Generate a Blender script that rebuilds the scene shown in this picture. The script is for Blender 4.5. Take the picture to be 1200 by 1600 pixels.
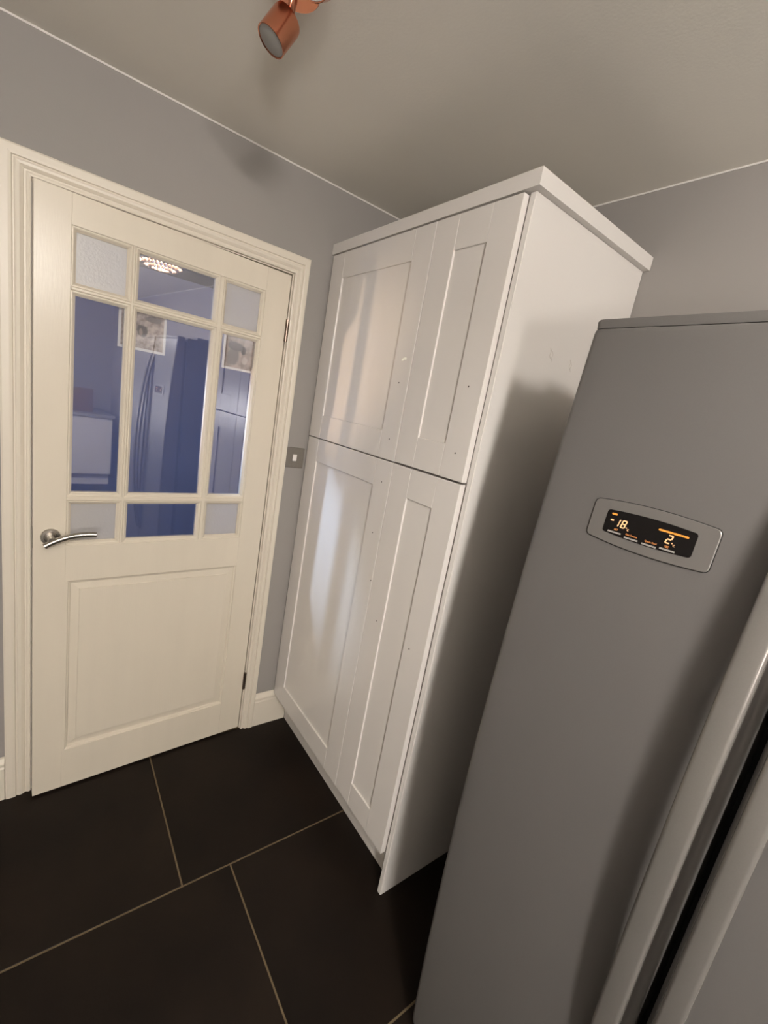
import bpy, bmesh, math, random
from mathutils import Vector, Matrix
random.seed(7)
S = bpy.context.scene
COL = S.collection
for o in list(bpy.data.objects): bpy.data.objects.remove(o)

# ------------------------------------------------------------------ camera
R_RIGHT = Vector((0.79502, -0.58103, 0.17423))
R_DOWN = Vector((0.00772, -0.27752, -0.96069))
R_FWD = Vector((0.60654, 0.76511, -0.21615))
cam = bpy.data.cameras.new('camera'); cam_o = bpy.data.objects.new('camera', cam); COL.objects.link(cam_o)
m = Matrix.Identity(4)
for i in range(3):
    m[i][0] = R_RIGHT[i]; m[i][1] = -R_DOWN[i]; m[i][2] = -R_FWD[i]
m[0][3], m[1][3], m[2][3] = 0.0374, -1.7194, 1.556
cam_o.matrix_world = m
cam.sensor_fit = 'VERTICAL'; cam.sensor_height = 24.0; cam.lens = 689.986 / 1600 * 24.0
cam.clip_start = 0.01
S.camera = cam_o

# ------------------------------------------------------------------ world, view, large lights
W = bpy.data.worlds.new('dusk_sky'); S.world = W; W.use_nodes = True
W.node_tree.nodes['Background'].inputs[0].default_value = (0.30, 0.48, 1.0, 1)
W.node_tree.nodes['Background'].inputs[1].default_value = 5.6
S.view_settings.view_transform = 'Standard'; S.view_settings.look = 'None'
S.view_settings.gamma = 1.0; S.view_settings.use_curve_mapping = False
S.view_settings.exposure = 0.0
KEY_GLOBES = 0.85  # strength of the added key-light globes behind the viewer
FILL_GLOW = 140.0  # emission of the added fill light at the back of the room

# room measures (metres): door wall is the plane Y = 0, camera looks towards +Y and +X
XW, XL, YB, H = 1.494, -1.45, -5.6, 2.3473

# ------------------------------------------------------------------ helpers
WO = {}                                   # frame origin of each object in its building frame
def link(o): COL.objects.link(o); return o
def tag(o, label=None, cat=None, group=None, kind=None):
    if label: o['label'] = label
    if cat: o['category'] = cat
    if group: o['group'] = group
    if kind: o['kind'] = kind
    return o
def empty(name, loc, parent=None):
    o = link(bpy.data.objects.new(name, None)); o.empty_display_size = .05
    loc = Vector(loc); WO[o.name] = loc
    if parent: o.parent = parent; o.location = loc - WO[parent.name]
    else: o.location = loc
    return o
def build(name, bm, mat, parent=None, smooth=False):
    bmesh.ops.recalc_face_normals(bm, faces=bm.faces)
    vs = [v.co for v in bm.verts]
    lo = Vector([min(v[i] for v in vs) for i in range(3)]); hi = Vector([max(v[i] for v in vs) for i in range(3)])
    c = (lo + hi) / 2
    if parent is None: c.z = lo.z
    for v in bm.verts: v.co -= c
    me = bpy.data.meshes.new(name); bm.to_mesh(me); bm.free()
    if smooth:
        for p in me.polygons: p.use_smooth = True
        if smooth is not True:
            try: me.set_sharp_from_angle(angle=smooth)
            except Exception: pass
    me.materials.append(mat)
    o = link(bpy.data.objects.new(name, me)); WO[o.name] = c
    if parent: o.parent = parent; o.location = c - WO[parent.name]
    else: o.location = c
    return o
def add_box(bm, x0, x1, y0, y1, z0, z1, bev=0.0, seg=2):
    b = bmesh.new()
    bmesh.ops.create_cube(b, size=1.0)
    for v in b.verts:
        v.co = Vector(((x0+x1)/2 + v.co.x*(x1-x0), (y0+y1)/2 + v.co.y*(y1-y0), (z0+z1)/2 + v.co.z*(z1-z0)))
    if bev: bmesh.ops.bevel(b, geom=list(b.edges), offset=bev, segments=seg, affect='EDGES', profile=.5)
    me = bpy.data.meshes.new('t'); b.to_mesh(me); b.free(); bm.from_mesh(me); bpy.data.meshes.remove(me)
def box(name, x0, x1, y0, y1, z0, z1, mat, parent=None, bev=0.0, seg=2):
    bm = bmesh.new(); add_box(bm, x0, x1, y0, y1, z0, z1, bev, seg)
    return build(name, bm, mat, parent)
def basis(axis):
    a = Vector(axis).normalized()
    t = Vector((0, 0, 1)) if abs(a.z) < .9 else Vector((1, 0, 0))
    u = a.cross(t).normalized(); return a, u, a.cross(u).normalized()
def add_lathe(bm, p0, axis, prof, n=32, cap=True):
    """prof: list of (distance along axis, radius)"""
    a, u, w = basis(axis); p0 = Vector(p0); rings = []
    for d, r in prof:
        rings.append([bm.verts.new(p0 + a*d + (u*math.cos(2*math.pi*k/n) + w*math.sin(2*math.pi*k/n))*r) for k in range(n)])
    for A, B in zip(rings, rings[1:]):
        for k in range(n): bm.faces.new((A[k], A[(k+1) % n], B[(k+1) % n], B[k]))
    if cap: bm.faces.new(rings[0][::-1]); bm.faces.new(rings[-1])
def lathe(name, p0, axis, prof, mat, parent=None, n=32):
    bm = bmesh.new(); add_lathe(bm, p0, axis, prof, n); return build(name, bm, mat, parent, smooth=math.radians(40))
def loft(bm, rings, closed=True, cap=True):
    V = [[bm.verts.new(p) for p in r] for r in rings]
    n = len(V[0])
    for A, B in zip(V, V[1:]):
        for k in range(n if closed else n-1): bm.faces.new((A[k], A[(k+1) % n], B[(k+1) % n], B[k]))
    if cap: bm.faces.new(V[0][::-1]); bm.faces.new(V[-1])
def add_tube(bm, pts, r, n=12, flat=1.0):
    pts = [Vector(p) for p in pts]; rings = []
    for i, p in enumerate(pts):
        d = (pts[min(i+1, len(pts)-1)] - pts[max(i-1, 0)]).normalized()
        a, u, w = basis(d); rings.append([p + u*math.cos(2*math.pi*k/n)*r + w*math.sin(2*math.pi*k/n)*r*flat for k in range(n)])
    loft(bm, rings)
def nested(bm, x0, x1, z0, z1, loops, fill, y0=0.0):
    """rectangle rings in an XZ plane facing -Y; loops: (inset, depth)"""
    V = []
    for ins, dep in loops:
        V.append([bm.verts.new((a, y0+dep, b)) for a, b in ((x0+ins, z0+ins), (x1-ins, z0+ins), (x1-ins, z1-ins), (x0+ins, z1-ins))])
    for A, B in zip(V, V[1:]):
        for k in range(4): bm.faces.new((A[k], A[(k+1) % 4], B[(k+1) % 4], B[k]))
    if fill: bm.faces.new(V[-1])

# ------------------------------------------------------------------ materials
def mat(name, col, rough=.5, metal=0., spec=.5, var=0., vscale=4., bump=0., bscale=60., stretch=(1, 1, 1), coat=0., var_col=None, emit=None, estr=0.):
    M = bpy.data.materials.new(name); M.use_nodes = True; nt = M.node_tree; N = nt.nodes; L = nt.links
    b = N['Principled BSDF']
    b.inputs['Base Color'].default_value = (*col, 1); b.inputs['Roughness'].default_value = rough
    b.inputs['Metallic'].default_value = metal; b.inputs['Specular IOR Level'].default_value = spec
    b.inputs['Coat Weight'].default_value = coat
    tc = N.new('ShaderNodeTexCoord'); mp = N.new('ShaderNodeMapping'); mp.inputs['Scale'].default_value = stretch
    L.new(tc.outputs['Object'], mp.inputs['Vector'])
    if var:
        n = N.new('ShaderNodeTexNoise'); n.inputs['Scale'].default_value = vscale; n.inputs['Detail'].default_value = 6
        L.new(mp.outputs[0], n.inputs['Vector'])
        r = N.new('ShaderNodeMapRange'); r.inputs['From Min'].default_value = .3; r.inputs['From Max'].default_value = .7
        L.new(n.outputs[0], r.inputs[0])
        mx = N.new('ShaderNodeMix'); mx.data_type = 'RGBA'
        c2 = var_col or tuple(c*(1-var) for c in col)
        mx.inputs['A'].default_value = (*col, 1); mx.inputs['B'].default_value = (*c2, 1)
        L.new(r.outputs[0], mx.inputs['Factor']); L.new(mx.outputs['Result'], b.inputs['Base Color'])
    if bump:
        n2 = N.new('ShaderNodeTexNoise'); n2.inputs['Scale'].default_value = bscale; n2.inputs['Detail'].default_value = 3
        L.new(mp.outputs[0], n2.inputs['Vector'])
        bp = N.new('ShaderNodeBump'); bp.inputs['Strength'].default_value = bump; bp.inputs['Distance'].default_value = .002
        L.new(n2.outputs[0], bp.inputs['Height']); L.new(bp.outputs[0], b.inputs['Normal'])
    if emit:
        b.inputs['Emission Color'].default_value = (*emit, 1); b.inputs['Emission Strength'].default_value = estr
    return M
M_wall = mat('wall_paint_blue_grey', (.30, .279, .264), .85, spec=.3, var=.04, vscale=2, bump=.15, bscale=180)
M_ceil = mat('ceiling_paint', (.82, .785, .71), .9, spec=.2, var=.03, vscale=2, bump=.12, bscale=150)
M_gloss = mat('cream_gloss_paint', (.67, .605, .50), .28, spec=.5, var=.03, vscale=3, bump=.10, bscale=40, stretch=(6, 6, .6))
M_trim = mat('cream_trim_paint', (.68, .62, .525), .38, spec=.5, bump=.03, bscale=60)
M_caulk = mat('white_ceiling_edge', (.66, .63, .60), .8)
M_cab = mat('white_satin_cabinet', (.72, .685, .65), .20, spec=.5, bump=.05, bscale=300)
M_cabin = mat('cabinet_inside', (.42, .39, .37), .6)
M_edge = mat('white_panel_edge', (.72, .69, .66), .4)
M_tile = mat('dark_slate_tile', (.0062, .0041, .0029), .5, spec=.16, var=.5, vscale=3.2, var_col=(.0135, .0088, .0058), bump=.18, bscale=90)
M_grout = mat('brown_grout', (.150, .112, .066), .95, spec=.1, var=.25, vscale=30)
M_fr = mat('grey_metallic_fridge', (.158, .150, .144), .42, metal=.25, spec=.5, var=.04, vscale=600, bump=.03, bscale=900)
M_fr2 = mat('grey_fridge_handle', (.29, .275, .258), .27, metal=.55, spec=.5, var=.05, vscale=500)
M_fr3 = mat('silver_display_frame', (.195, .184, .174), .38, metal=.35)
M_side = mat('dark_grey_fridge_side', (.10, .098, .10), .5)
M_black = mat('black_gasket', (.012, .012, .012), .6)
M_glassblk = mat('black_display_glass', (.006, .005, .005), .15)
M_btn = mat('grey_button', (.32, .30, .28), .5)
M_amber = mat('amber_segment', (.1, .04, .01), .5, emit=(1.0, .36, .045), estr=1.0)
M_digit = mat('bright_digit', (.1, .05, .02), .5, emit=(1.0, .55, .26), estr=1.3)
M_dim = mat('dim_orange_text', (.1, .04, .01), .5, emit=(1.0, .36, .10), estr=.75)
M_steel = mat('brushed_steel', (.45, .42, .38), .3, metal=1., var=.1, vscale=200)
M_hinge = mat('dull_hinge_metal', (.22, .17, .14), .3, metal=1.)
M_copper = mat('copper', (.72, .30, .185), .24, metal=1., var=.05, vscale=300)
M_lens = mat('frosted_lamp_lens', (.34, .33, .31), .5, spec=.4)
M_switch = mat('brushed_switch_plate', (.185, .165, .14), .4, metal=.3, var=.1, vscale=150)
M_rocker = mat('white_rocker', (.80, .76, .72), .35)
M_hole = mat('dark_drill_hole', (.03, .022, .018), .9)
M_chip = mat('pale_putty', (.95, .96, .86), .7)
M_scuff = mat('pencil_scuff', (.52, .47, .43), .7)
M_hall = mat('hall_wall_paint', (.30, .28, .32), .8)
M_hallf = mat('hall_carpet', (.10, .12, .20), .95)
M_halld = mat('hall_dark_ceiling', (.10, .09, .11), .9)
M_wood = mat('wooden_board', (.20, .12, .07), .5, var=.3, vscale=8, stretch=(1, 1, .15))
M_work = mat('grey_worktop', (.35, .34, .33), .4, var=.2, vscale=40)
M_white = mat('white_window_frame', (.75, .75, .74), .4)
M_paper = mat('white_photo_border', (.90, .86, .78), .5)

def glass_mat():
    M = bpy.data.materials.new('door_glass'); M.use_nodes = True; nt = M.node_tree; N = nt.nodes; L = nt.links
    N.remove(N['Principled BSDF']); out = N['Material Output']
    g = N.new('ShaderNodeBsdfGlossy'); g.inputs['Color'].default_value = (.93, .94, 1.0, 1); g.inputs['Roughness'].default_value = .02
    t = N.new('ShaderNodeBsdfTransparent'); t.inputs['Color'].default_value = (.96, .97, 1.0, 1)
    lw = N.new('ShaderNodeLayerWeight'); lw.inputs['Blend'].default_value = .5
    pw = N.new('ShaderNodeMath'); pw.operation = 'POWER'; pw.inputs[1].default_value = 5.0; L.new(lw.outputs['Facing'], pw.inputs[0])
    mr = N.new('ShaderNodeMath'); mr.operation = 'MULTIPLY_ADD'; mr.inputs[1].default_value = .6; mr.inputs[2].default_value = .18; mr.use_clamp = True
    L.new(pw.outputs[0], mr.inputs[0])
    mx = N.new('ShaderNodeMixShader'); L.new(mr.outputs[0], mx.inputs[0]); L.new(t.outputs[0], mx.inputs[1]); L.new(g.outputs[0], mx.inputs[2])
    L.new(mx.outputs[0], out.inputs['Surface']); return M
def frost_mat():
    M = bpy.data.materials.new('frosted_glass'); M.use_nodes = True; nt = M.node_tree; N = nt.nodes; L = nt.links
    N.remove(N['Principled BSDF']); out = N['Material Output']
    d = N.new('ShaderNodeBsdfDiffuse'); d.inputs['Color'].default_value = (.64, .60, .55, 1)
    t = N.new('ShaderNodeBsdfTranslucent'); t.inputs['Color'].default_value = (.78, .84, .95, 1)
    g = N.new('ShaderNodeBsdfGlossy'); g.inputs['Roughness'].default_value = .4
    tc = N.new('ShaderNodeTexCoord'); n = N.new('ShaderNodeTexNoise'); n.inputs['Scale'].default_value = 160; L.new(tc.outputs['Object'], n.inputs[0])
    bp = N.new('ShaderNodeBump'); bp.inputs['Strength'].default_value = .3; bp.inputs['Distance'].default_value = .002; L.new(n.outputs[0], bp.inputs['Height'])
    for s in (d, t, g): L.new(bp.outputs[0], s.inputs['Normal'])
    a = N.new('ShaderNodeMixShader'); a.inputs[0].default_value = .46; L.new(d.outputs[0], a.inputs[1]); L.new(t.outputs[0], a.inputs[2])
    b = N.new('ShaderNodeMixShader'); b.inputs[0].default_value = .10; L.new(a.outputs[0], b.inputs[1]); L.new(g.outputs[0], b.inputs[2])
    L.new(b.outputs[0], out.inputs['Surface']); return M
M_glass = glass_mat(); M_frost = frost_mat()
def clear_mat():
    M = bpy.data.materials.new('window_glass'); M.use_nodes = True; nt = M.node_tree; N = nt.nodes; L = nt.links
    N.remove(N['Principled BSDF']); out = N['Material Output']
    g = N.new('ShaderNodeBsdfGlossy'); g.inputs['Roughness'].default_value = .02
    t = N.new('ShaderNodeBsdfTransparent'); mx = N.new('ShaderNodeMixShader'); mx.inputs[0].default_value = .06
    L.new(t.outputs[0], mx.inputs[1]); L.new(g.outputs[0], mx.inputs[2]); L.new(mx.outputs[0], out.inputs['Surface']); return M
M_clear = clear_mat()
def crystal_mat():
    M = mat('crystal_beads', (.55, .42, .34), .12, metal=.6)
    return M
M_crystal = crystal_mat()

# ------------------------------------------------------------------ the room
def struct(o): o['kind'] = 'structure'; return o
DX0, DX1, DZ = -0.0005, 0.767, 1.996          # clear opening between linings
def wall_front():
    bm = bmesh.new()
    add_box(bm, XL-.1, DX0-.028, 0, .1, 0, H)
    add_box(bm, DX1+.028, XW+.1, 0, .1, 0, H)
    add_box(bm, DX0-.028, DX1+.028, 0, .1, DZ+.028, H)
    return struct(build('wall_front', bm, M_wall))
wall_front()
struct(box('wall_right', XW, XW+.1, YB-.1, 0, 0, H, M_wall))
struct(box('wall_back', XL-.1, XW, YB-.1, YB, 0, H, M_wall))
struct(box('wall_left', XL-.1, XL, YB-.1, 0, 0, H, M_wall))
struct(box('ceiling', XL-.1, XW+.1, YB-.1, .1, H, H+.1, M_ceil))
# ceiling paint lapped a few millimetres onto the walls
struct(box('trim_1', XL, XW, -.0016, .0, H-.0050, H, M_caulk))
struct(box('trim_2', XW-.0016, XW, YB, -.0016, H-.0045, H, M_caulk))

def floor():
    f = struct(box('floor', XL-.1, XW+.1, YB-.1, .1, -.06, -.0010, M_grout))
    ys = [0.1, -.6047] + [-1.208-.603*k for k in range(9)]
    joints = [.3879, .5385, .6885, .2385, .3885, .5385, .6885, .2385, .3885, .5385]
    g = .0024
    cache = {}
    for r in range(len(ys)-1):
        y1, y0 = ys[r]-g, max(ys[r+1]+g, YB)
        if r == 0: y1 = 0.0
        if y0 >= y1: continue
        j = joints[r % len(joints)]
        xs = sorted([j+.903*k for k in range(-4, 4) if XL < j+.903*k < XW])
        e = [XL] + xs + [XW]
        for a, b in zip(e, e[1:]):
            x0, x1 = a+g, b-g
            if x1-x0 < .01: continue
            box('tile', x0, x1, y0, y1, -.012, 0.0, M_tile, f, .0012, 1)
    return f
floor()

# skirting boards: swept profile with a moulded top
SK = [(0, 0), (.018, 0), (.018, .128), (.0155, .133), (.0155, .139), (.017, .144), (.0155, .150), (.010, .156), (.006, .163), (0, .166)]
def skirting(name, x0, x1, y):
    bm = bmesh.new(); loft(bm, [[(x, y-d, z) for d, z in SK] for x in (x0, x1)])
    return struct(build(name, bm, M_trim))
skirting('baseboard_right', .8248, .989, 0.0)
skirting('baseboard_left', XL+.001, -.0745, 0.0)
bm = bmesh.new(); loft(bm, [[(XL+d, y, z) for d, z in SK] for y in (YB, -.02)]); struct(build('baseboard_side', bm, M_trim))
bm = bmesh.new(); loft(bm, [[(x, YB+d, z) for d, z in SK] for x in (XL+.02, XW)]); struct(build('baseboard_back', bm, M_trim))

# door frame: lining boards and mitred architrave
def frame():
    t = struct(empty('trim_3', ((DX0+DX1)/2, 0, 0)))
    box('door_lining', DX0-.026, DX0, .0, .104, 0, DZ, M_trim, t, .001)
    box('door_lining', DX1, DX1+.026, .0, .104, 0, DZ, M_trim, t, .001)
    box('door_lining', DX0-.026, DX1+.026, .0, .104, DZ, DZ+.026, M_trim, t, .001)
    # stops behind the leaf
    box('door_stop', DX0, DX0+.012, .046, .08, 0, DZ-.012, M_trim, t, .001)
    box('door_stop', DX1-.012, DX1, .046, .08, 0, DZ-.012, M_trim, t, .001)
    box('door_stop', DX0, DX1, .046, .08, DZ-.012, DZ, M_trim, t, .001)
    # profile: (distance outwards from the inner edge as share of width, projection)
    P = [(0, 0), (0, .009), (.03, .0115), (.09, .0125), (.15, .0115), (.17, .0095), (.23, .0095), (.26, .012), (.36, .0165), (.45, .0175),
         (.50, .0165), (.53, .0145), (.57, .0145), (.60, .019), (.70, .0205), (.93, .0205), (1.0, .0185), (1.0, 0)]
    il, ir, it = DX0-.002, DX1+.004, DZ+.004
    wl, wr, wt = .0705, .0535, .062
    bm = bmesh.new(); loft(bm, [[(il-s*wl, -d, z0 if z0 == 0 else it+s*wt) for s, d in P] for z0 in (0, 1)]); build('architrave', bm, M_trim, t)
    bm = bmesh.new(); loft(bm, [[(ir+s*wr, -d, z0 if z0 == 0 else it+s*wt) for s, d in P] for z0 in (0, 1)]); build('architrave', bm, M_trim, t)
    bm = bmesh.new(); loft(bm, [[((il-s*wl) if e == 0 else (ir+s*wr), -d, it+s*wt) for s, d in P] for e in (0, 1)]); build('architrave', bm, M_trim, t)
frame()

# ------------------------------------------------------------------ the door leaf (built closed, hinge line at local origin)
DW, DH, D0 = .7615, 1.982, .008
def door():
    d = struct(empty('door_1', (0, 0, 0)))
    d['label'] = 'cream panelled door with nine glass panes and steel lever, slightly ajar'
    d.location = (.762, -.001, 0); d.rotation_euler = (0, 0, math.asin(.051/.762))
    X = lambda u: u - DW
    T = .040
    c0, c1 = .084, .666
    r0, r1 = .958, 1.9095
    p0, p1 = .168, .832
    bx = lambda n, a, b, z0, z1, y0=0, y1=T, bev=.0008: box(n, X(a), X(b), y0, y1, z0, z1, M_gloss, d, bev, 1)
    bx('stile', 0, c0, D0, D0+DH); bx('stile', c1+.002, DW, D0, D0+DH)
    bx('rail', c0, c1+.002, r1, D0+DH); bx('rail', c0, c1+.002, p1, r0); bx('rail', c0, c1+.002, D0, p0)
    cols = [(.084, .237), (.245, .503), (.517, .668)]
    rows = [(1.749, 1.9095), (1.124, 1.740), (.958, 1.110)]
    for a, b in ((.237, .245), (.503, .517)): bx('glazing_bar', a, b, r0, r1, 0, .034, .002)
    for a, b in ((1.740, 1.749), (1.110, 1.124)): bx('glazing_bar', c0, c1+.002, a, b, .0004, .034, .002)
    for ri, (z0, z1) in enumerate(rows):
        for ci, (a, b) in enumerate(cols):
            bm = bmesh.new()
            nested(bm, X(a), X(b), z0, z1, [(0, .001), (.0015, .0035), (.004, .0035), (.0075, .006), (.0105, .0105), (.0128, .0125), (.0128, .0185), (.0, .0185), (0, .001)], False)
            build('glazing_bead', bm, M_gloss, d)
            corner = ri != 1 and ci != 1
            g = box('pane', X(a)+.002, X(b)-.002, .0175, .0215, z0+.002, z1-.002, M_frost if corner else M_glass, d)
            g['label'] = 'frosted glass pane' if corner else 'clear mirror-like glass pane'
            bm = bmesh.new()
            nested(bm, X(a), X(b), z0, z1, [(0, .0345), (.012, .030), (.0128, .0215), (0, .0215), (0, .0345)], False)
            build('glazing_bead', bm, M_gloss, d)
    bm = bmesh.new()
    nested(bm, X(c0)+.008, X(c1+.002), p0, p1, [(0, .000), (.002, .004), (.006, .0055), (.009, .010), (.012, .0105), (.033, .0075), (.0345, .0045), (.037, .0042)], True)
    build('panel', bm, M_gloss, d)
    box('stile', X(c0)-.001, X(c0)+.008, 0.0001, T-.001, p0-.001, p1+.001, M_gloss, d)
    bm = bmesh.new(); add_box(bm, X(c0), X(c1), .028, .034, p0, p1); build('panel', bm, M_gloss, d)
    # lever handle on a round rose
    h = empty('door_handle', (X(.0445), 0, .992), d)
    lathe('rose', (X(.0445), 0, .992), (0, -1, 0), [(0, .0265), (.006, .0265), (.0085, .0245), (.009, .018), (.0075, .0165), (.0075, .001)], M_steel, h)
    lathe('neck', (X(.0445), -.007, .992), (0, -1, 0), [(0, .0105), (.030, .0105), (.040, .0095)], M_steel, h, 20)
    pts = []
    for k in range(15):
        t = k/14; u = .026 + .136*t; z = .976 + .036*(1-(1-t)**2.2) - .004*t*t
        pts.append((X(u), -.046 + .004*math.sin(t*3.1), z))
    bm = bmesh.new(); add_tube(bm, pts, .0092, 14); build('lever', bm, M_steel, h, smooth=math.radians(50))
    # hinges
    for z0 in (1.753, .217):
        hg = empty('hinge', (.003, -.003, z0), d)
        for k in range(3): lathe('knuckle', (.0035, -.0045, z0+.0272*k), (0, 0, 1), [(0, .0072), (.0262, .0072)], M_hinge, hg, 14)
        box('hinge_plate', .0005, .0035, -.004, .030, z0, z0+.081, M_hinge, hg)
    box('latch_plate', X(0)-.0015, X(0), .006, .030, .955, 1.02, M_steel, d)
    return d
DOOR = door()

# ------------------------------------------------------------------ photo prints fixed behind the glass
def print_mat(kind):
    M = bpy.data.materials.new('sepia_print_' + kind); M.use_nodes = True; nt = M.node_tree; N = nt.nodes; L = nt.links
    b = N['Principled BSDF']; b.inputs['Roughness'].default_value = .5
    tc = N.new('ShaderNodeTexCoord')
    n = N.new('ShaderNodeTexNoise'); n.inputs['Scale'].default_value = 55 if kind == 'dog' else 25; n.inputs['Detail'].default_value = 8
    L.new(tc.outputs['Object'], n.inputs['Vector'])
    cr = N.new('ShaderNodeValToRGB'); e = cr.color_ramp.elements
    e[0].position = .36; e[0].color = (.22, .16, .12, 1); e[1].position = .62; e[1].color = (.62, .50, .41, 1)
    L.new(n.outputs[0], cr.inputs[0]); cur = cr.outputs[0]
    blobs = {'dog': [((-.002, .0, -.008), (.017, .019), (.030, .022, .018)), ((-.006, .0, -.012), (.006, .012), (.30, .22, .17)), ((.030, .0, .034), (.028, .010), (.12, .09, .08))],
             'dog_head': [((-.030, .0, -.022), (.026, .036), (.24, .21, .18)), ((-.024, .0, .014), (.030, .016), (.09, .075, .07)), ((.006, .0, .004), (.010, .016), (.07, .06, .055)), ((.014, .0, -.030), (.012, .014), (.66, .58, .49))]}[kind]
    for c, s, col in blobs:
        mp = N.new('ShaderNodeMapping'); mp.vector_type = 'POINT'
        mp.inputs['Location'].default_value = (-c[0]/s[0], 0, -c[2]/s[1]); mp.inputs['Scale'].default_value = (1/s[0], 0, 1/s[1])
        L.new(tc.outputs['Object'], mp.inputs['Vector'])
        ln = N.new('ShaderNodeVectorMath'); ln.operation = 'LENGTH'; L.new(mp.outputs[0], ln.inputs[0])
        ad = N.new('ShaderNodeMath'); ad.operation = 'ADD'; L.new(ln.outputs['Value'], ad.inputs[0])
        sc = N.new('ShaderNodeMath'); sc.operation = 'MULTIPLY_ADD'; sc.inputs[1].default_value = .9; sc.inputs[2].default_value = -.45; L.new(n.outputs[0], sc.inputs[0]); L.new(sc.outputs[0], ad.inputs[1])
        mr = N.new('ShaderNodeMapRange'); mr.inputs['From Min'].default_value = .8; mr.inputs['From Max'].default_value = 1.1; mr.inputs['To Min'].default_value = 1; mr.inputs['To Max'].default_value = 0
        L.new(ad.outputs[0], mr.inputs[0])
        mx = N.new('ShaderNodeMix'); mx.data_type = 'RGBA'; mx.inputs['B'].default_value = (*col, 1)
        L.new(mr.outputs[0], mx.inputs['Factor']); L.new(cur, mx.inputs['A']); cur = mx.outputs['Result']
    L.new(cur, b.inputs['Base Color']); return M
def photo(name, label, u0, u1, z0, z1, kind):
    # stands on the hall side of the leaf, parallel to it
    p = tag(empty(name, (0, 0, 0)), label, 'photo', 'photo prints behind the door glass')
    p.location = DOOR.location; p.rotation_euler = DOOR.rotation_euler
    a, b = u0-DW, u1-DW
    box('paper', a, b, .0360, .0364, z0, z1, M_paper, p)
    box('print', a+.008, b-.008, .0356, .0360, z0+.008, z1-.008, print_mat(kind), p)
photo('photo_print', 'sepia print of a dark-headed dog in a field, in the middle tall pane', .212, .352, 1.612, 1.752, 'dog')
photo('photo_print', 'sepia print in the top of the right tall pane, left and bottom border showing', .545, .685, 1.612, 1.752, 'dog_head')

# ------------------------------------------------------------------ light switch
sw = tag(empty('light_switch', (.8675, 0, 1.2635)), 'square brushed metal light switch between door frame and tall cabinet', 'switch')
box('switch_plate', .8245, .9105, -.0065, -.0003, 1.2635, 1.3495, M_switch, sw, .0015)
box('rocker', .8585, .8765, -.0105, -.0062, 1.293, 1.321, M_rocker, sw, .0015)

# ------------------------------------------------------------------ tall kitchen cabinets
XD, XP, YP = .9172, .9349, -.9366
ZT, ZM, ZB = 2.108, 1.4089, .159
def cab_door(parent, y0, y1, z0, z1, holes=(), chips=False, name='door'):
    """shaker door facing -X, y0 > y1"""
    th, w, rec = .020, .091, .0062
    dd = empty(name, (XD+th/2, (y0+y1)/2, z0), parent)
    b = .0012; g = .00045
    box('stile', XD, XD+th, y0-w+g, y0, z0, z1, M_cab, dd, b)
    box('stile', XD, XD+th, y1, y1+w-g, z0, z1, M_cab, dd, b)
    box('rail', XD+.0002, XD+th, y1+w, y0-w, z1-w, z1, M_cab, dd, b)
    box('rail', XD+.0002, XD+th, y1+w, y0-w, z0, z0+w, M_cab, dd, b)
    box('panel', XD+rec, XD+th-.003, y1+w-.004, y0-w+.004, z0+w-.004, z1-w+.004, M_cab, dd)
    for y, z in holes:
        lathe('drill_hole', (XD+.0004, y, z), (-1, 0, 0), [(0, .0024), (.0006, .0024)], M_hole, dd, 12)
    if chips:
        bm = bmesh.new()
        loft(bm, [[(XD-.0004-q, y, z) for y, z in ((-.5605, 1.7225), (-.568, 1.7215), (-.574, 1.7255), (-.5745, 1.7325), (-.567, 1.7295), (-.5615, 1.7265))] for q in (0, .0006)])
        build('putty_smear', bm, M_chip, dd)
        bm = bmesh.new()
        loft(bm, [[(XD-.0004-q, y, z) for y, z in ((-.5755, 1.7260), (-.583, 1.7250), (-.5845, 1.7285), (-.582, 1.7325), (-.576, 1.7320))] for q in (0, .0006)])
        build('putty_smear', bm, M_chip, dd)
    return dd
def carcass(parent, y0, y1):
    t = .018
    bm = bmesh.new()
    add_box(bm, XP+.004, XW-.004, y0-t, y0, .14, ZT+.004); add_box(bm, XP+.004, XW-.004, y1, y1+t, .14, ZT+.004)
    for z in (.141, ZM-.010, ZT-.015): add_box(bm, XP+.004, XW-.004, y1+t, y0-t, z, z+t)
    add_box(bm, XW-.012, XW-.004, y1+t, y0-t, .14, ZT)
    build('carcass', bm, M_cabin, parent)
u1 = tag(empty('tall_cabinet', ((XP+XW)/2, -.31, .0)), 'wide white shaker tall cabinet in the corner beside the light switch', 'cabinet', 'white tall kitchen cabinets')
carcass(u1, -.0125, -.6125)
cab_door(u1, -.0135, -.6120, ZM+.0015, ZT, [(-.5662, 1.6549), (-.5682, 1.4767)], True)
cab_door(u1, -.0135, -.6115, ZB, ZM-.0025, [(-.5678, 1.3341), (-.5678, 1.158), (-.605, .998)])
u2 = tag(empty('tall_cabinet', ((XP+XW)/2, -.766, .0)), 'narrow white shaker tall cabinet with end panel facing the fridge', 'cabinet', 'white tall kitchen cabinets')
carcass(u2, -.6135, -.9180)
cab_door(u2, -.6150, -.9150, ZM+.0030, ZT, [(-.8673, 1.6607), (-.8695, 1.484)])
cab_door(u2, -.6140, -.9135, ZB, ZM-.0030, [(-.6738, .8816), (-.8501, .8777)])
ep = box('end_panel', XP, XW-.003, YP, YP+.018, 0.0, ZT+.004, M_cab, u2, .0012)
box('front_edging', XP-.0012, XP+.0005, YP+.0018, YP+.0162, .001, ZT+.003, M_edge, u2)
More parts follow.
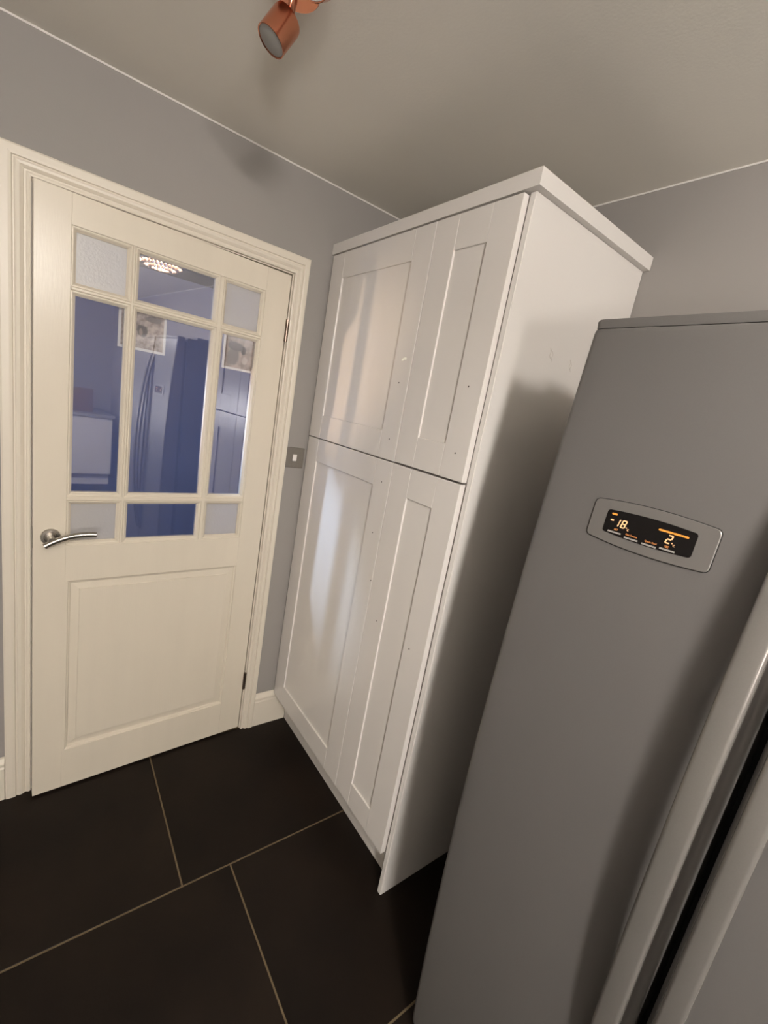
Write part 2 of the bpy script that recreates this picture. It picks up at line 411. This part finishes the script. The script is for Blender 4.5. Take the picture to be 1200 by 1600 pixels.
for (y, z) in ((1.128, 1.793), (1.139, 1.787), (1.232, 1.784), (1.239, 1.778)):
    bm = bmesh.new(); add_tube(bm, [(y, YP-.0003, z+.012), (y+.006, YP-.0003, z+.004), (y+.002, YP-.0003, z-.006), (y+.008, YP-.0003, z-.014)], .0007, 5); build('scuff_mark', bm, M_scuff, u2)
# cornice strip on top, mitred at the corner
def cornice():
    c = tag(empty('cornice', (XP, -.5, ZT+.004)), 'plain white cornice moulding along the top of the tall cabinets', 'cornice')
    xc, yc, z0, z1, w = .9152, -.9561, 2.1123, 2.1505, .060
    P = [(0, z0), (0, z1-.001), (.001, z1), (w, z1), (w, z0+.001), (w, z0)]
    bm = bmesh.new(); loft(bm, [[(xc+d, (-.0025 if e == 0 else yc+d), z) for d, z in P] for e in (0, 1)]); build('cornice_front', bm, M_cab, c)
    bm = bmesh.new(); loft(bm, [[((XW-.002 if e == 0 else xc+d), yc+d, z) for d, z in P] for e in (0, 1)]); build('cornice_return', bm, M_cab, c)
    box('top_board', xc+w, XW-.002, yc+w, -.003, z0+.001, z0+.018, M_cab, c)
cornice()
pl = tag(box('plinth', .9895, 1.006, -.9175, -.0195, 0.0, .139, M_cab, None, .001), 'white plinth board under the tall cabinets along the floor', 'plinth')

# ------------------------------------------------------------------ the fridge freezer
FY0, FYM0, FYM1, FY1 = -1.241, -1.640, -1.652, -2.150
def fx(z): return .771 + .043*((z-.87)/.9)**2
fr = tag(empty('fridge_freezer', (1.12, -1.695, 0)), 'grey side-by-side fridge freezer with amber display and long bowed handles', 'fridge')
box('body', .872, 1.462, FY1+.003, FY0-.003, .035, 1.782, M_side, fr, .006)
for y in (FY0-.06, FY1+.06):
    for x in (.92, 1.40): lathe('foot', (x, y, 0), (0, 0, 1), [(0, .022), (.012, .022), (.014, .012), (.037, .012)], M_black, fr, 16)
box('gasket', .852, .874, FY1+.012, FY0-.012, .05, 1.76, M_black, fr)
def sec(y0, y1, x, xb, z, r=.011, inset=0.0):
    """rounded plan section, y0 > y1, front at x, back at xb"""
    y0 -= inset; y1 += inset; x += inset
    pts = [(xb, y0)]
    for k in range(6):
        a = k/5*math.pi/2; pts.append((x + r - r*math.sin(a), y0 - r + r*math.cos(a)))
    for k in range(1, 12): pts.append((x - .0, y0-r + (y1+r-(y0-r))*k/12))
    for k in range(6):
        a = k/5*math.pi/2; pts.append((x + r - r*math.cos(a), y1 + r - r*math.sin(a)))
    pts.append((xb, y1))
    return [(p[0], p[1], z) for p in pts]
def fdoor(name, y0, y1):
    d = empty(name, (.82, (y0+y1)/2, .05), fr)
    bm = bmesh.new(); zs = [.030, .033, .040] + [.06 + (1.757-.06)*k/34 for k in range(35)] + [1.763, 1.7655]
    rings = []
    for i, z in enumerate(zs):
        ins = .006 if i == 0 else .0025 if i == 1 else .0008 if i == 2 else .0006 if i == len(zs)-2 else .0022 if i == len(zs)-1 else 0
        rings.append(sec(y0, y1, fx(z), .853, z, inset=ins))
    loft(bm, rings); build('door_skin', bm, M_fr, d, smooth=math.radians(40))
    bm = bmesh.new(); z0 = 1.7665
    loft(bm, [sec(y0, y1, fx(z0)+.0005, .853, z0, inset=.0012), sec(y0, y1, fx(z0)+.0005, .853, 1.778, inset=.0002), sec(y0, y1, fx(z0)+.0005, .853, 1.7815, inset=.0018), sec(y0, y1, fx(z0)+.0005, .853, 1.7825, inset=.0045)])
    build('door_cap', bm, M_fr, d, smooth=math.radians(40))
    return d
fd1 = fdoor('freezer_door', FY0, FYM0)
fd2 = fdoor('fridge_door', FYM1, FY1)
box('hinge_cover', .93, 1.03, FY0-.10, FY0-.01, 1.7815, 1.798, M_side, fr, .004)
box('hinge_cover', .93, 1.03, FY1+.01, FY1+.10, 1.7815, 1.798, M_side, fr, .004)
def handle(d, ya, yb):
    """bowed flat bar, ya > yb"""
    bm = bmesh.new(); rings = []; z0, z1 = .47, 1.66; n = 44
    for k in range(n+1):
        t = k/n; z = z0 + (z1-z0)*t; q = abs(2*t-1)
        gap = .034*(1-q**2.2)
        xo = fx(z) - .006 - gap - .004*(1-q**8)
        thick = .014 if q < .86 else .014 + .03*(q-.86)/.14
        xi = min(xo + thick, fx(z)+.004)
        r = .0060; P = []
        for k2 in range(5):
            a = k2/4*math.pi/2; P.append((xo + r - r*math.sin(a), ya - r + r*math.cos(a)))
        for k2 in range(5):
            a = k2/4*math.pi/2; P.append((xo + r - r*math.cos(a), yb + r - r*math.sin(a)))
        P += [(xi-.002, yb), (xi, yb+.003), (xi, ya-.003), (xi-.002, ya)]
        rings.append([(p[0], p[1], z) for p in P])
    loft(bm, rings); return build('handle', bm, M_fr2, d, smooth=math.radians(35))
handle(fd1, -1.5945, -1.6280)
handle(fd2, -1.6610, -1.6905)

# control display set into the freezer door
DZC, DYC = 1.4478, -1.4375
slope = 2*.043*(DZC-.87)/.81
dn = Vector((-1, 0, slope)).normalized(); dv = Vector((slope, 0, 1)).normalized(); du = Vector((0, -1, 0))
DO = Vector((fx(DZC), DYC, DZC))
def dp(u, v, n=0.0): return DO + du*u + dv*v + dn*n
disp = empty('control_display', DO, fd1)
def barrel(hw, hh, bul, r, n=10):
    pts = []
    def yb(u): return hh + bul*(1-(u/hw)**2)
    for s in (1, -1):
        us = [-(hw-r) + 2*(hw-r)*k/n for k in range(n+1)]
        edge = [(u*s, yb(u)*s) for u in us]
        pts += edge
        for k in range(1, 5):
            a = k/5*math.pi/2; pts.append(((hw-r + r*math.sin(a))*s, (hh - r + r*math.cos(a) + bul*(1-((hw-r)/hw)**2)*(1-k/5))*s))
        pts.append((hw*s, (hh-r)*s)); pts.append((hw*s, -(hh-r)*s))
        for k in range(1, 5):
            a = k/5*math.pi/2; pts.append(((hw - r + r*math.cos(a))*s, (-(hh - r) - r*math.sin(a) - bul*(1-((hw-r)/hw)**2)*(k/5))*s))
    return pts
def plate(name, pts, n0, n1, m, parent, ins=.0):
    bm = bmesh.new()
    rings = [[dp(u, v, n0) for u, v in pts]]
    if ins: rings.append([dp(u, v, n1-ins) for u, v in pts])
    k = 1 - (ins/.02 if ins else 0)
    rings.append([dp(u*(1-ins*12), v*(1-ins*30), n1) for u, v in pts] if ins else [dp(u, v, n1) for u, v in pts])
    loft(bm, rings); return build(name, bm, m, parent)
plate('shadow_gap', barrel(.0940, .0326, .0062, .008), -.002, .0007, M_black, disp)
plate('display_frame', barrel(.0928, .0316, .0060, .007), -.002, .0024, M_fr3, disp, .0008)
plate('display_glass', barrel(.0672, .0186, .0034, .0045), .0022, .0030, M_glassblk, disp)
def rect(u0, v0, w, h, r=.0): return [(u0, v0), (u0+w, v0), (u0+w, v0+h), (u0, v0+h)]
def stripe(name, u, v, w, h, m, sk=0.0):
    pts = []; r = h/2
    for k in range(7): a = math.pi/2 + math.pi*k/6; pts.append((u+r+r*math.cos(a), v+r+r*math.sin(a)))
    for k in range(7): a = -math.pi/2 + math.pi*k/6; pts.append((u+w-r+r*math.cos(a), v+r+r*math.sin(a)))
    return plate(name, pts, .0030, .0034, m, disp)
for k in range(4): stripe('level_bar', .0150+.0105*k, .0078, .0108, .0030, M_amber)
stripe('indicator', -.0595, .0118, .0092, .0030, M_amber)
stripe('indicator', -.0590, .0016, .0058, .0026, M_digit)
for u, v in ((-.0580, -.0172), (-.0300, -.0200), (-.0020, -.0207), (.0240, -.0188)):
    plate('touch_button', rect(u, v, .0215, .0026), .0030, .0036, M_btn, disp)
SEG = {'1': 'bc', '8': 'abcdefg', '2': 'abged'}
def digit(ch, u, v, w, h, t=.0019, sk=.18):
    g = .0004; hm = h/2
    bars = {'a': (u+t*.5+g, v+h-t, w-t-2*g, t), 'g': (u+t*.5+g, v+hm-t/2, w-t-2*g, t), 'd': (u+t*.5+g, v, w-t-2*g, t),
            'f': (u, v+hm+g, t, hm-t*.5-g), 'b': (u+w-t, v+hm+g, t, hm-t*.5-g), 'e': (u, v+t*.5, t, hm-t*.5-g), 'c': (u+w-t, v+t*.5, t, hm-t*.5-g)}
    for s in SEG[ch]:
        p = rect(*bars[s]); p = [(a + sk*(b-v), b) for a, b in p]
        plate('digit_segment', p, .0030, .0034, M_digit, disp)
digit('1', -.0515, -.0060, .0072, .0135); digit('8', -.0415, -.0060, .0078, .0135)
digit('2', .0278, -.0082, .0082, .0140)
def text(name, s, u, v, size, m, bold=.0):
    cu = bpy.data.curves.new('txt', 'FONT'); cu.body = s; cu.size = size; cu.offset = bold; cu.resolution_u = 2
    t = bpy.data.objects.new('txt', cu); COL.objects.link(t)
    bpy.context.view_layer.update()
    me0 = t.evaluated_get(bpy.context.evaluated_depsgraph_get()).to_mesh()
    bm = bmesh.new(); bm.from_mesh(me0); t.to_mesh_clear(); bpy.data.objects.remove(t)
    for q in bm.verts: q.co = dp(u + q.co.x, v + q.co.y, .0033)
    return build(name, bm, m, disp)
text('lettering', '°c', -.0322, -.0078, .0072, M_digit, .0001)
text('lettering', '°c', .0372, -.0100, .0072, M_digit, .0001)
text('lettering', 'SET', -.0490, -.0122, .0042, M_dim, .0001)
text('lettering', 'SET', .0300, -.0143, .0042, M_dim, .0001)
text('lettering', 'Fast Freeze', -.0290, -.0145, .0040, M_dim, .00008)
text('lettering', 'Quick Cool', .0010, -.0153, .0038, M_dim, .00008)

# ------------------------------------------------------------------ copper ceiling spotlights
def spot_head(parent, F, B, r=.0305):
    F = Vector(F); B = Vector(B); ax = (F-B).normalized(); L = (F-B).length
    h = empty('spot_head', B, parent)
    lathe('shade', B, ax, [(0, .004), (.0005, r*.80), (.004, r*.96), (.010, r), (L-.0005, r), (L, r-.0008), (L-.001, r-.0022), (L-.006, r-.0024)], M_copper, h, 40)
    o = lathe('lens', B + ax*(L-.0045), ax, [(0, r-.0026), (.0025, r-.0026), (.0035, r-.006)], M_lens, h, 36)
    return h, ax
F1, B1 = Vector((.3895, -.6380, 2.2375)), Vector((.4200, -.6420, 2.2925))
cs = tag(empty('ceiling_spotlight', (.425, -.70, H)), 'unlit copper ceiling spotlight with frosted lens above the door', 'spotlight', 'copper ceiling spotlights')
spot_head(cs, F1, B1)
lathe('ceiling_plate', (.420, -.668, H), (0, 0, -1), [(0, .047), (.024, .047), (.027, .044)], M_copper, cs, 40)
bm = bmesh.new(); add_tube(bm, [B1 + Vector((0, 0, -.006)), Vector((.422, -.650, 2.318)), Vector((.421, -.660, 2.332))], .0085, 12); build('swivel_arm', bm, M_copper, cs, smooth=True)
spot_head(cs, (.3910, -.8260, 2.246), (.4260, -.7800, 2.292))
bm = bmesh.new(); add_tube(bm, [(.4250, -.782, 2.290), (.425, -.73, 2.318), (.422, -.690, 2.330)], .0085, 12); build('swivel_arm', bm, M_copper, cs, smooth=True)
# three added key-light globes behind the viewer, set along the shadow direction
def pendant(label, c, r, er2):
    c = Vector(c); p = tag(empty('added_pendant', (c.x, c.y, H)), label, 'lamp', 'added key-light globes behind the viewer')
    lathe('ceiling_rose', (c.x, c.y, H), (0, 0, -1), [(0, .045), (.012, .045), (.018, .030)], M_copper, p)
    lathe('cord', (c.x, c.y, H-.016), (0, 0, -1), [(0, .0035), (H-.016-c.z-r*.9, .0035)], M_black, p, 10)
    lathe('cap', (c.x, c.y, c.z+r*1.12), (0, 0, -1), [(0, r*.12), (r*.05, r*.28), (r*.25, r*.36)], M_copper, p, 20)
    g = mat('key_light_globe', (.8, .8, .8), .4, emit=(1.0, .945, .885), estr=er2/(r*r))
    prof = [(r - r*math.cos(math.pi*k/12), max(r*math.sin(math.pi*k/12), .002)) for k in range(13)]
    lathe('globe', (c.x, c.y, c.z+r), (0, 0, -1), prof, g, p, 24)
pendant('small added key-light globe pendant hanging nearest behind the viewer', (.225, -2.25, 2.080), .050, KEY_GLOBES*.75)
pendant('middle one of three added key-light globe pendants behind the viewer', (-.022, -2.69, 2.190), .070, KEY_GLOBES*1.15)
pendant('farthest added key-light globe pendant in the row behind the viewer', (-.26, -3.10, 2.205), .080, KEY_GLOBES*1.8)
# added fill light further back, shaped as a paper lantern on a pole
pl2 = tag(empty('added_fill_lamp', (-.75, -3.85, 0)), 'added fill light shaped as a paper lantern, behind the viewer', 'lamp')
lathe('lamp_base', (-.75, -3.85, 0), (0, 0, 1), [(0, .14), (.012, .14), (.02, .12)], M_black, pl2)
lathe('pole', (-.75, -3.85, .018), (0, 0, 1), [(0, .011), (1.12, .011)], M_black, pl2, 14)
M_fill = mat('fill_light_paper', (.8, .8, .8), .8, emit=(1.0, .945, .885), estr=FILL_GLOW)
lathe('fill_shade', (-.75, -3.85, 1.13), (0, 0, 1), [(0, .04), (.015, .08), (.05, .115), (.11, .133), (.17, .133), (.23, .115), (.265, .08), (.28, .04)], M_fill, pl2)

# ------------------------------------------------------------------ kitchen behind the viewer (seen mirrored in the glass)
bc = tag(empty('base_cabinet', (1.12, -5.22, 0)), 'white shaker base cabinet mirrored in the left tall pane', 'cabinet')
box('carcass', .84, 1.36, -5.58, -4.915, .14, .87, M_cab, bc, .002)
bdoor = empty('cabinet_door', (1.1, -4.905, .15), bc)
def ydoor(parent, x0, x1, y, z0, z1, w=.08):
    box('stile', x0, x0+w, y-.02, y, z0, z1, M_cab, parent, .001); box('stile', x1-w, x1, y-.02, y, z0, z1, M_cab, parent, .001)
    box('rail', x0+w, x1-w, y-.02, y, z0, z0+w, M_cab, parent, .001); box('rail', x0+w, x1-w, y-.02, y, z1-w, z1, M_cab, parent, .001)
    box('panel', x0+w-.003, x1-w+.003, y-.015, y-.008, z0+w-.003, z1-w+.003, M_cab, parent)
ydoor(bdoor, .845, 1.355, -4.892, .15, .865)
box('plinth', .85, 1.35, -5.5, -4.96, 0, .14, M_cab, bc)
tag(box('worktop', .80, 1.38, -5.59, -4.87, .872, .910, M_work, None, .003), 'grey worktop slab on the white base cabinet', 'worktop')
tag(box('chopping_board', .92, 1.18, -5.10, -5.08, .9105, 1.20, M_wood, None, .006), 'brown wooden board standing on the worktop', 'board')

# ------------------------------------------------------------------ hall behind the door
HY = 2.7
def hall():
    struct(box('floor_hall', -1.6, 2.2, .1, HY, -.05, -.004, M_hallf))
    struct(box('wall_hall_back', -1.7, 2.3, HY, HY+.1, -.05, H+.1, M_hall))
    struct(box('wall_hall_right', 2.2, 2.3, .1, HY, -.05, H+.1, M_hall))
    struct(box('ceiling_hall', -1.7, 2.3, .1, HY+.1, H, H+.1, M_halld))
    bm = bmesh.new(); y0, y1, z0, z1 = .35, 1.45, .35, 2.25
    add_box(bm, -1.7, -1.6, .1, y0, -.05, H); add_box(bm, -1.7, -1.6, y1, HY, -.05, H); add_box(bm, -1.7, -1.6, y0, y1, -.05, z0); add_box(bm, -1.7, -1.6, y0, y1, z1, H)
    struct(build('wall_hall_left', bm, M_hall))
    w = struct(empty('window_2', (-1.65, .9, z0)))
    fr = bmesh.new(); t = .04
    add_box(fr, -1.68, -1.62, y0, y1, z0, z0+t); add_box(fr, -1.68, -1.62, y0, y1, z1-t, z1); add_box(fr, -1.68, -1.62, y0, y0+t, z0+t, z1-t); add_box(fr, -1.68, -1.62, y1-t, y1, z0+t, z1-t)
    build('window_frame', fr, M_white, w)
    box('pane', -1.652, -1.648, y0+t, y1-t, z0+t, z1-t, M_clear, w)
hall()
# crystal bead ceiling lamp in the hall
cl = tag(empty('crystal_lamp', (.60, 1.70, H)), 'glittering crystal bead ceiling lamp seen through the top middle pane', 'lamp')
lathe('lamp_base', (.60, 1.70, H), (0, 0, -1), [(0, .12), (.03, .12)], M_steel, cl)
bm = bmesh.new()
for ring, (r, z) in enumerate(((.15, H-.05), (.15, H-.075), (.145, H-.10), (.13, H-.125), (.10, H-.145), (.06, H-.155))):
    n = int(2*math.pi*r/.024)
    for k in range(n):
        a = 2*math.pi*(k+.5*(ring % 2))/n
        bmesh.ops.create_icosphere(bm, subdivisions=1, radius=.0125, matrix=Matrix.Translation((.60+r*math.cos(a), 1.70+r*math.sin(a), z)))
o = build('crystal_beads', bm, M_crystal, cl); o['kind'] = 'stuff'
bulb = bpy.data.lights.new('crystal_bulb', 'POINT'); bulb.energy = 15.0; bulb.color = (1, .8, .6); bulb.shadow_soft_size = .02
bo = link(bpy.data.objects.new('crystal_bulb', bulb)); bo.location = (.60, 1.70, H-.085)

# two added hall spots casting the cabinet-door streaks through the right column of panes
def streak_spot(label, S, T, power, col, half, mount):
    S = Vector(S); T = Vector(T); ax = (T-S).normalized()
    t = tag(empty('added_streak_spot', S - ax*.09), label, 'spotlight', 'added hall spots for the cabinet streaks')
    lathe('shade', S - ax*.09, ax, [(0, .006), (.001, .028), (.09, .034), (.0895, .031), (.06, .030)], M_white, t, 24)
    bm = bmesh.new(); add_tube(bm, [S - ax*.085, S - ax*.085 + (Vector(mount) - (S - ax*.085))*.5, Vector(mount)], .007, 10); build('arm', bm, M_white, t)
    l = bpy.data.lights.new('streak_light', 'SPOT'); l.energy = power; l.color = col; l.shadow_soft_size = .03; l.spot_size = math.radians(half*2); l.spot_blend = 1.0
    o = link(bpy.data.objects.new('streak_light', l)); o.location = S + ax*.04; o.rotation_euler = ax.to_track_quat('-Z', 'Y').to_euler()
streak_spot('added cool white spot under the hall ceiling for the lower cabinet streak', (-.12, .60, 2.26), (.625, .01, 1.37), 190, (.62, .78, 1.0), 9.5, (-.20, .68, H))
streak_spot('added warm spot low in the hall for the upper cabinet streak', (-.75, .92, .72), (.615, .01, 1.50), 150, (1.0, .72, .48), 9.5, (-.75, .92, .0))
